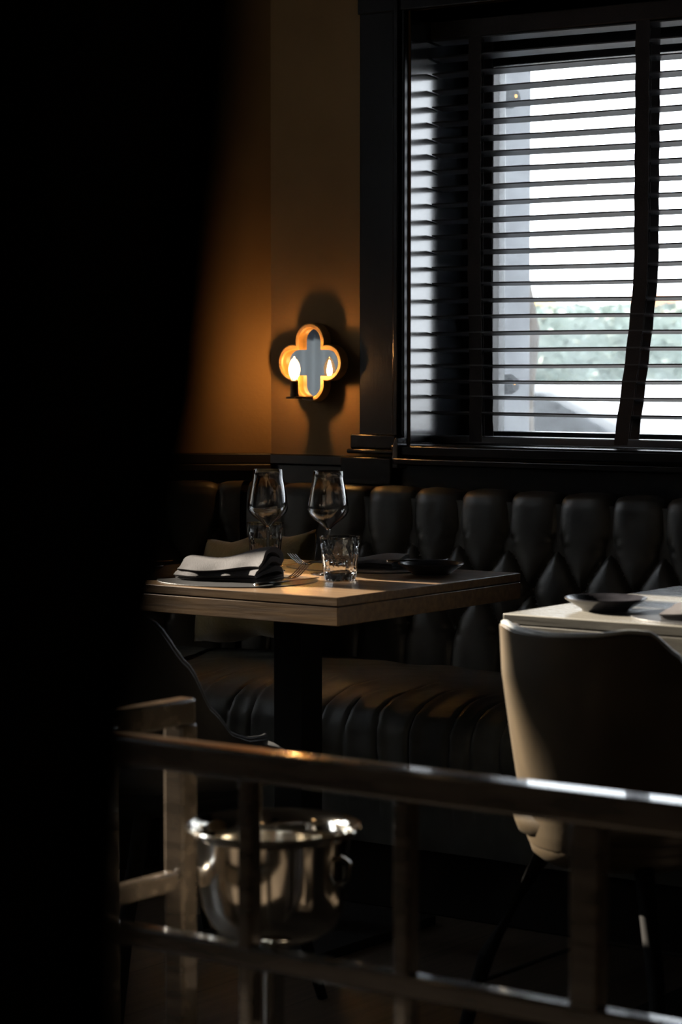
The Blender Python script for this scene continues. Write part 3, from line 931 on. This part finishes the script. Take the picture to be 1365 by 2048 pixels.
# faceted tumblers
def make_tumbler(x, y, rotz, label, r1=0.0415, r0=0.0315, h=0.090):
    n = 22; rows = 7
    rnd = random.Random(int(abs(x) * 100))
    mb = MB()
    bm = mb.bm
    zt = h - 0.006
    R = []
    r0v = [bm.verts.new((r0 * 0.93 * math.cos(2 * PI * k / n), r0 * 0.93 * math.sin(2 * PI * k / n), 0)) for k in range(n)]
    R.append(r0v)
    for i in range(rows + 1):
        z = 0.003 + (zt - 0.003) * i / rows
        rr = r0 + (r1 - r0) * (z / h) ** 0.85
        ring_ = []
        for k in range(n):
            a = 2 * PI * (k + (0.5 if i % 2 else 0)) / n
            j = 0.0 if i in (0, rows) else rnd.uniform(-0.0005, 0.0002)
            zz = z + (rnd.uniform(-0.0015, 0.0015) if 0 < i < rows else 0)
            ring_.append(bm.verts.new(((rr + j) * math.cos(a), (rr + j) * math.sin(a), zz)))
        R.append(ring_)
    top = [bm.verts.new((r1 * math.cos(2 * PI * (k + (0.5 if rows % 2 else 0)) / n), r1 * math.sin(2 * PI * (k + (0.5 if rows % 2 else 0)) / n), h)) for k in range(n)]
    R.append(top)
    bm.faces.new(r0v)
    for idx in range(len(R) - 1):
        A, B = R[idx], R[idx + 1]
        i = idx - 1
        stag = 1 <= idx <= rows
        for k in range(n):
            k2 = (k + 1) % n
            if not stag:
                bm.faces.new((A[k], A[k2], B[k2], B[k]))
            elif i % 2 == 0:      # A aligned, B shifted +0.5
                bm.faces.new((A[k], A[k2], B[k])); bm.faces.new((A[k2], B[k2], B[k]))
            else:
                bm.faces.new((A[k], B[k2], B[k])); bm.faces.new((A[k], A[k2], B[k2]))
    # inner wall
    m_ = n
    inner = []
    for (r, z) in ((r1 - 0.0022, h), (r1 - 0.0032, h - 0.004), (r1 - 0.005, h * 0.6), (r0 - 0.001, h * 0.30), (r0 - 0.004, 0.019), (r0 - 0.010, 0.0155)):
        sh = (0.5 if rows % 2 else 0)
        inner.append([bm.verts.new((r * math.cos(2 * PI * (k + sh) / m_), r * math.sin(2 * PI * (k + sh) / m_), z)) for k in range(m_)])
    seq = [top] + inner
    for A, B in zip(seq[:-1], seq[1:]):
        for k in range(n):
            bm.faces.new((A[k], A[(k + 1) % n], B[(k + 1) % n], B[k]))
    bm.faces.new(inner[-1])
    o = mb.build('tumbler', M['crystal'], smooth=True, angle=8, bevel=0.0)
    o.location = (x, y, TZ + 0.0003); o.rotation_euler = (0, 0, rotz)
    return tag(o, label, 'tumbler', 'faceted water tumblers')
make_tumbler(-2.897, 3.984, 0.2, 'faceted water tumbler nearest the front table corner')
make_tumbler(-3.283, 4.232, 0.5, 'faceted water tumbler behind the left wine glass')

# let the tumblers bend the sunlight onto the table top
try:
    sun_d.cycles.is_caustics_light = True
    for o in bpy.data.objects:
        if o.name.startswith('tumbler'): o.cycles.is_caustics_caster = True
        if o.name.startswith('tabletop') or o.name.startswith('placemat'): o.cycles.is_caustics_receiver = True
except Exception:
    pass

# ------------------------------------------------------------------ chairs
def rim_r(phi, a=0.192, b=0.222, e=2.12):
    s, c = math.sin(phi), math.cos(phi)
    return (abs(s / a) ** e + abs(c / b) ** e) ** (-1 / e)
HT = [(0, .757), (20, .760), (34, .766), (43, .763), (56, .727), (72, .65), (88, .56), (105, .51), (120, .495), (140, .490), (150, .488)]
def interp(tb, x):
    if x <= tb[0][0]: return tb[0][1]
    for (a, va), (b, vb) in zip(tb[:-1], tb[1:]):
        if x <= b:
            t = (x - a) / (b - a); t = t * t * (3 - 2 * t) * 0.5 + t * 0.5
            return va + (vb - va) * t
    return tb[-1][1]
def make_chair(label, x, y, rotz, m_shell, m_seat, m_pipe):
    t = thing('tub_chair', label, 'chair', (x, y, 0), rotz)
    t['group'] = 'upholstered tub chairs'
    zb = 0.392
    def fn(u, v, inset=0.0):
        d = -150 + 300 * u
        ph = math.radians(d)
        top = interp(HT, abs(d))
        z = zb + (top - zb) * v
        hh = (z - zb) / 0.385
        taper = 0.80 + 0.20 * min(1, hh / 0.75) ** 0.7 if hh > 0 else 0.80
        taper *= 1 + 0.03 * max(0, hh - 0.7)
        lean = -0.03 * max(0, hh - 0.25) * max(0, math.cos(ph))
        r = rim_r(ph) * taper - inset
        return (r * math.sin(ph), -r * math.cos(ph) + lean + 0.012, z)
    mb = MB()
    nu, nv = 90, 26
    bm = mb.bm
    O = [[bm.verts.new(fn(i / nu, j / nv)) for j in range(nv + 1)] for i in range(nu + 1)]
    I = [[bm.verts.new(fn(i / nu, j / nv, 0.028)) for j in range(nv + 1)] for i in range(nu + 1)]
    for i in range(nu):
        for j in range(nv):
            bm.faces.new((O[i][j], O[i + 1][j], O[i + 1][j + 1], O[i][j + 1]))
            bm.faces.new((I[i][j], I[i][j + 1], I[i + 1][j + 1], I[i + 1][j]))
        bm.faces.new((O[i][nv], O[i + 1][nv], I[i + 1][nv], I[i][nv]))
        bm.faces.new((O[i][0], I[i][0], I[i + 1][0], O[i + 1][0]))
    for i in (0, nu):
        for j in range(nv):
            bm.faces.new((O[i][j], O[i][j + 1], I[i][j + 1], I[i][j]))
    sh = mb.build('shell', m_shell, t, angle=60, bevel=0.004)
    # under-bowl of the shell
    n = 56
    def loop(sc_, z):
        out = []
        for k in range(n):
            ph = 2 * PI * k / n
            r = rim_r(ph) * sc_
            out.append((r * math.sin(ph), -r * math.cos(ph) + 0.012, z))
        return out
    MB().strip([loop(0.45, 0.352), loop(0.68, 0.362), loop(0.775, 0.378), loop(0.802, 0.396), loop(0.80, 0.40)]).build('seat_base', m_shell, t, angle=60)
    def loop2(sc_, z, fw=0.0):
        out = []
        for k in range(n):
            ph = 2 * PI * k / n
            r = rim_r(ph, 0.21, 0.235, 2.6) * sc_
            yy = -r * math.cos(ph) + 0.012
            out.append((r * math.sin(ph) * (0.86 if yy < 0 else 0.86 + 0.16 * min(1, yy / 0.12)), yy if yy > 0 else yy * 0.8, z))
        return out
    MB().strip([loop2(0.80, 0.405), loop2(0.92, 0.412), loop2(0.965, 0.435), loop2(0.94, 0.458), loop2(0.86, 0.470), loop2(0.6, 0.478), loop2(0.2, 0.480)]).build('seat', m_seat, t, angle=70)
    pts = []
    for i in range(nu + 1):
        p = fn(i / nu, 1.0, 0.008)
        pts.append((p[0], p[1], p[2] + 0.001))
    MB().tube(pts, 0.0052, 10).build('piping', m_pipe, t, angle=80)
    for sx in (-1, 1):
        for sy in (-1, 1):
            MB().tube([(sx * 0.095, sy * 0.10 + 0.01, 0.380), (sx * 0.165, sy * 0.175 + 0.01, 0.20), (sx * 0.205, sy * 0.22 + 0.01, 0.0)], [0.017, 0.014, 0.0095], 14).build('leg', M['legwood'], t)
    for sy in (-1, 1):
        MB().tube([(-0.175, sy * 0.186 + 0.01, 0.155), (0.175, sy * 0.186 + 0.01, 0.155)], 0.004, 8).build('stretcher', M['iron'], t)
    for sx in (-1, 1):
        MB().tube([(sx * 0.176, -0.186 + 0.01, 0.155), (sx * 0.176, 0.186 + 0.01, 0.155)], 0.004, 8).build('stretcher', M['iron'], t)
    return t
make_chair('tan leather tub chair pulled up to the right-hand table', -1.990, 3.548, math.radians(-2), M['tan'], M['tan'], M['piping'])
make_chair('black leather tub chair turned slightly, in front of the glass-set table', -2.935, 3.462, math.radians(-20), M['navyback'], M['navy'], M['navyback'])

# ------------------------------------------------------------------ railing
RY = 2.380
rl = thing('railing', 'black lacquered low railing with two bars across the foreground', 'railing', (-1.7, RY, 0))
ri = Matrix.Translation((1.7, -RY, 0))
def rb(mb, name, m=None, **k):
    o = mb.build(name, m or M['rail'], rl, **k); o.matrix_parent_inverse = ri; return o
BV = dict(bevel=0.0045, segs=3)
rb(MB().box(-2.125, -0.55, RY - 0.020, RY + 0.020, 0.672, 0.710), 'top_rail', **BV)
rb(MB().box(-2.125, -0.55, RY - 0.014, RY + 0.014, 0.432, 0.460), 'middle_rail', **BV)
rb(MB().box(-2.125, -0.55, RY - 0.014, RY + 0.014, 0.08, 0.108), 'bottom_rail', **BV)
for x, w_ in ((-1.872, 0.011), (-1.632, 0.012), (-1.378, 0.020), (-1.12, 0.011), (-0.87, 0.011), (-0.60, 0.02)):
    rb(MB().box(x - w_, x + w_, RY - 0.013, RY + 0.013, 0.0 if w_ > 0.015 else 0.108, 0.672), 'post', **BV)
rb(MB().box(-2.20, -2.125, RY - 0.045, RY + 0.045, 0.0, 0.712), 'newel_post', bevel=0.004)
# return running towards the window
rb(MB().box(-2.252, -2.222, RY - 0.06, 2.70, 0.672, 0.710), 'top_rail', **BV)
rb(MB().box(-2.250, -2.226, RY - 0.06, 2.665, 0.432, 0.460), 'middle_rail', **BV)
rb(MB().box(-2.262, -2.226, 2.672, 2.708, 0.0, 0.672), 'post', **BV)
rb(MB().box(-2.222, -2.20, RY - 0.045, RY + 0.02, 0.0, 0.712), 'newel_post', bevel=0.004)

# ------------------------------------------------------------------ wine cooler on its stand
CX, CY = -2.026, 2.629
st = thing('cooler_stand', 'slender silver pedestal stand carrying the wine cooler bowl', 'stand', (CX, CY, 0))
MB().lathe([(0, 0.0), (0.12, 0.0), (0.122, 0.006), (0.10, 0.012), (0.03, 0.028), (0.016, 0.05), (0, 0.05)], 48).build('base', M['chrome'], st, angle=50)
MB().lathe([(0, 0.05), (0.0155, 0.05), (0.0155, 0.375), (0.022, 0.387), (0.022, 0.395), (0, 0.395)], 32).build('pole', M['chrome'], st, angle=50)
bo = MB()
R0 = 0.121
prof = [(0, 0.0), (0.045, 0.0), (0.062, 0.006), (0.087, 0.022), (0.099, 0.050), (0.104, 0.085), (0.106, 0.130), (0.108, 0.148), (0.116, 0.152), (R0, 0.157), (0.1225, 0.160), (R0, 0.163), (0.114, 0.160),
        (0.106, 0.152), (0.1035, 0.130), (0.101, 0.085), (0.095, 0.051), (0.082, 0.025), (0.060, 0.010), (0.04, 0.005), (0, 0.005)]
bo.lathe(prof, 72)
ob = thing('wine_cooler', 'polished silver wine cooler bowl on the pedestal stand behind the railing', 'wine cooler', (CX, CY, 0.3955))
bo.build('bowl', M['chrome'], ob, angle=50)
for s_ in (-1, 1):
    MB().tube([(s_ * 0.104 * math.cos(0.2), 0.104 * math.sin(0.2) * s_, 0.125), (s_ * 0.122, 0.012 * s_, 0.120), (s_ * 0.124, 0.006 * s_, 0.100), (s_ * 0.101, 0.0, 0.088)], 0.0035, 10).build('handle', M['chrome'], ob)

# ------------------------------------------------------------------ near drape
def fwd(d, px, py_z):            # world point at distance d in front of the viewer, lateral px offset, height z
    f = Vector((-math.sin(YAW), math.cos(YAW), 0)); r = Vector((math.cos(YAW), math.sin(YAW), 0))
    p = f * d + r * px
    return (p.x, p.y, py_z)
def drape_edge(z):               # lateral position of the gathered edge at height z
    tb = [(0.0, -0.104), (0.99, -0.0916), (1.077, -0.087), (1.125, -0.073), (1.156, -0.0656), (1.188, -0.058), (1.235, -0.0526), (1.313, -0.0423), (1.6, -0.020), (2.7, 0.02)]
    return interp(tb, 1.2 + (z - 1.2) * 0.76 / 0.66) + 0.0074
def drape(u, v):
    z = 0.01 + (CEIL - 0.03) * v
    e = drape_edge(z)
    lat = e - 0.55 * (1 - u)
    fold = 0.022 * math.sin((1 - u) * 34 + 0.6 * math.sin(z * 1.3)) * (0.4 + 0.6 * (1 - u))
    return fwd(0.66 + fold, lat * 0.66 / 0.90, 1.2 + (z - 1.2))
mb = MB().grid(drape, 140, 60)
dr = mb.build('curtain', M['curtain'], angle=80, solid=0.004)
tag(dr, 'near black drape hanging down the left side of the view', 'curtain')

# ------------------------------------------------------------------ outside the main window
struct('ground', MB().box(-40, 30, YW + WD, 60, -0.2, -0.05), M['paving'], 'pale paving outside the window')
struct('ground', MB().box(-60, XL - 0.2, -60, YW + WD, -0.2, -0.05), M['paving'], 'pale paving outside the side windows')
PX = -3.62
pil = MB().box(PX - 0.28, PX, 5.60, 5.90, -0.05, 3.4).build('pillar', M['concrete'], bevel=0.006)
tag(pil, 'grey concrete pillar standing just outside the window', 'pillar')
def outlamp(z, label):
    t = thing('bulkhead_light', label, 'light', (PX, 5.755, z), group='fittings on the outside pillar')
    MB().lathe([(0, 0), (0.022, 0), (0.028, 0.006), (0.028, 0.03), (0.02, 0.042), (0, 0.043)], 8, mtx=Matrix.Rotation(PI / 2, 4, 'Y')).build('housing', M['iron'], t, angle=20)
    MB().sphere((0.043, -0.008, 0.004), 0.005).build('lens', M['amber'], t)
outlamp(1.132, 'small dark light fitting low on the outside pillar')
outlamp(1.925, 'small dark light fitting high on the outside pillar')

def leafy(name, label, cat, n, fn, size, m, core=None, seed=1, group=None):
    rnd = random.Random(seed)
    mb = MB()
    for _ in range(n):
        p = Vector(fn(rnd)); s_ = size * rnd.uniform(0.6, 1.3)
        mx = Matrix.Translation(p) @ Matrix.Rotation(rnd.uniform(0, 6.28), 4, 'Z') @ Matrix.Rotation(rnd.uniform(-1.2, 1.2), 4, 'X') @ Matrix.Rotation(rnd.uniform(-1.2, 1.2), 4, 'Y')
        vs = [mb.bm.verts.new(mx @ Vector(q)) for q in ((-s_, 0, 0), (0, -s_ * 0.45, s_ * 0.1), (s_, 0, 0), (0, s_ * 0.45, s_ * 0.1))]
        mb.bm.faces.new(vs)
    if core: core(mb)
    o = mb.build(name, m, smooth=False)
    return tag(o, label, cat, group)
# street tree with a thin grey trunk
tr = thing('street_tree', 'thin grey trunked tree beyond the concrete pillar', 'tree', (-4.62, 7.5, -0.05))
MB().tube([(0, 0, 0), (0.01, 0, 0.6), (-0.01, 0, 1.1), (0.02, 0, 1.35), (-0.06, 0, 1.75), (-0.2, 0.1, 2.6), (-0.1, 0.2, 3.4)], [0.045, 0.038, 0.036, 0.034, 0.026, 0.02, 0.01], 12).build('trunk', M['bark'], tr)
rnd = random.Random(4)
mbl = MB()
for _ in range(420):
    a = rnd.uniform(0, 6.28); r = rnd.uniform(0.1, 1.0) ** 0.5
    p = Vector((0.35 + 1.5 * r * math.cos(a), 0.3 + 0.9 * r * math.sin(a), 2.95 + rnd.uniform(-0.50, 0.9)))
    s_ = rnd.uniform(0.03, 0.055)
    mx = Matrix.Translation(p) @ Matrix.Rotation(rnd.uniform(0, 6.28), 4, 'Z') @ Matrix.Rotation(rnd.uniform(-1.2, 1.2), 4, 'X')
    mbl.bm.faces.new([mbl.bm.verts.new(mx @ Vector(q)) for q in ((-s_, 0, 0), (0, -s_ * 0.5, s_ * 0.1), (s_, 0, 0), (0, s_ * 0.5, s_ * 0.1))])
mbl.build('foliage', M['leaf'], tr, smooth=False)['kind'] = 'stuff'
# clipped hedge
def hp(rnd):
    f = rnd.random()
    x = rnd.uniform(-18, -3)
    if f < 0.6: return (x, 13.95 - rnd.uniform(0, 0.08), rnd.uniform(0, 1.50))
    return (x, rnd.uniform(13.95, 14.8), 1.50 + rnd.uniform(-0.03, 0.07))
leafy('hedge', 'long clipped green hedge across the street', 'hedge', 26000, hp, 0.035, M['hedge'], core=lambda mb: mb.box(-18, -3, 14.0, 14.8, -0.05, 1.48))
def car(x, y, m, label, hgt=1.0, L=4.2, name='parked_car'):
    t = thing(name, label, 'car', (x, y, -0.05), group='cars parked across the street')
    side = [(-L / 2, 0.30), (-L / 2, 0.62), (-L / 2 + 0.15, 0.78), (-L / 2 + 0.95, 0.86), (-L / 2 + 1.55, 1.28), (L / 2 - 1.1, 1.32), (L / 2 - 0.35, 0.95), (L / 2, 0.85), (L / 2, 0.30)]
    side = [(a, b * hgt) for a, b in side]
    MB().strip([[(a, yy, b) for a, b in side] for yy in (-0.8, 0.8)]).build('body', m, t, bevel=0.05, segs=3)
    win_ = [(-L / 2 + 1.1, 0.88), (-L / 2 + 1.62, 1.22), (L / 2 - 1.15, 1.25), (L / 2 - 0.6, 0.95)]
    MB().strip([[(a, yy, b * hgt) for a, b in win_] for yy in (-0.815, -0.79)]).build('side_window', M['carglass'], t)
    for wx in (-L / 2 + 0.75, L / 2 - 0.75):
        MB().lathe([(0, -0.1), (0.30, -0.1), (0.32, -0.06), (0.32, 0.06), (0.30, 0.1), (0, 0.1)], 28, mtx=Matrix.Translation((wx, -0.72, 0.32)) @ Matrix.Rotation(PI / 2, 4, 'X')).build('wheel', M['tyre'], t)
    MB().sphere((-L / 2 + 0.02, -0.6, 0.66 * hgt), 0.07, (0.5, 1.2, 0.8)).build('headlamp', M['amber'], t)
    return t
car(-7.5, 11.6, M['carpaint'], 'silver car parked in front of the hedge, right one', 0.86)
car(-12.2, 11.8, M['carpaint'], 'silver car parked in front of the hedge, left one', 0.90)
def van(x, y, m, label, w_=2.2, h_=2.0):
    t = thing('parked_van', label, 'van', (x, y, -0.05), group='vans beyond the hedge')
    side = [(-w_, 0.35), (-w_, 1.0), (-w_ + 0.5, 1.25), (-w_ + 0.9, h_), (w_, h_), (w_, 0.35)]
    MB().strip([[(a, yy, b) for a, b in side] for yy in (-0.9, 0.9)]).build('body', m, t, bevel=0.06, segs=3)
    MB().box(-w_ + 0.85, -0.3, -0.915, -0.89, 1.3, h_ - 0.15).build('side_window', M['carglass'], t)
    for wx in (-w_ + 0.9, w_ - 0.9):
        MB().lathe([(0, -0.1), (0.34, -0.1), (0.36, -0.06), (0.36, 0.06), (0.34, 0.1), (0, 0.1)], 28, mtx=Matrix.Translation((wx, -0.82, 0.36)) @ Matrix.Rotation(PI / 2, 4, 'X')).build('wheel', M['tyre'], t)
van(-19.4, 30, M['vy'], 'yellow van far beyond the hedge', 0.9, 2.15)
van(-16.5, 30, M['vo'], 'orange van far beyond the hedge, nearer the middle of the window', 0.7, 2.15)
van(-13.9, 30, M['vo'], 'orange van far beyond the hedge at the right edge of the window', 0.9, 2.15)
# unseen globe pendants, put in for the warm glints in the silver and glass
def pendant(x, y, label):
    t = thing('pendant_lamp', label, 'ceiling lamp', (x, y, CEIL), group='unseen globe pendants put in for glints')
    MB().tube([(0, 0, 0), (0, 0, -0.55)], 0.004, 8).build('cord', M['iron'], t)
    MB().lathe([(0, 0), (0.035, 0), (0.03, -0.05), (0, -0.05)], 24, c=(0, 0, -0.52)).build('cap', M['sleeve'], t)
    MB().sphere((0, 0, -0.64), 0.075, sub=3).build('globe', M['warmglobe'], t, angle=80)
pendant(-3.4, 0.6, 'unseen globe pendant put in for warm glints, nearest the side windows')
pendant(-1.9, -0.9, 'unseen globe pendant put in for warm glints, in the middle of the room')
pendant(0.6, 0.9, 'unseen globe pendant put in for warm glints, right of the viewer')
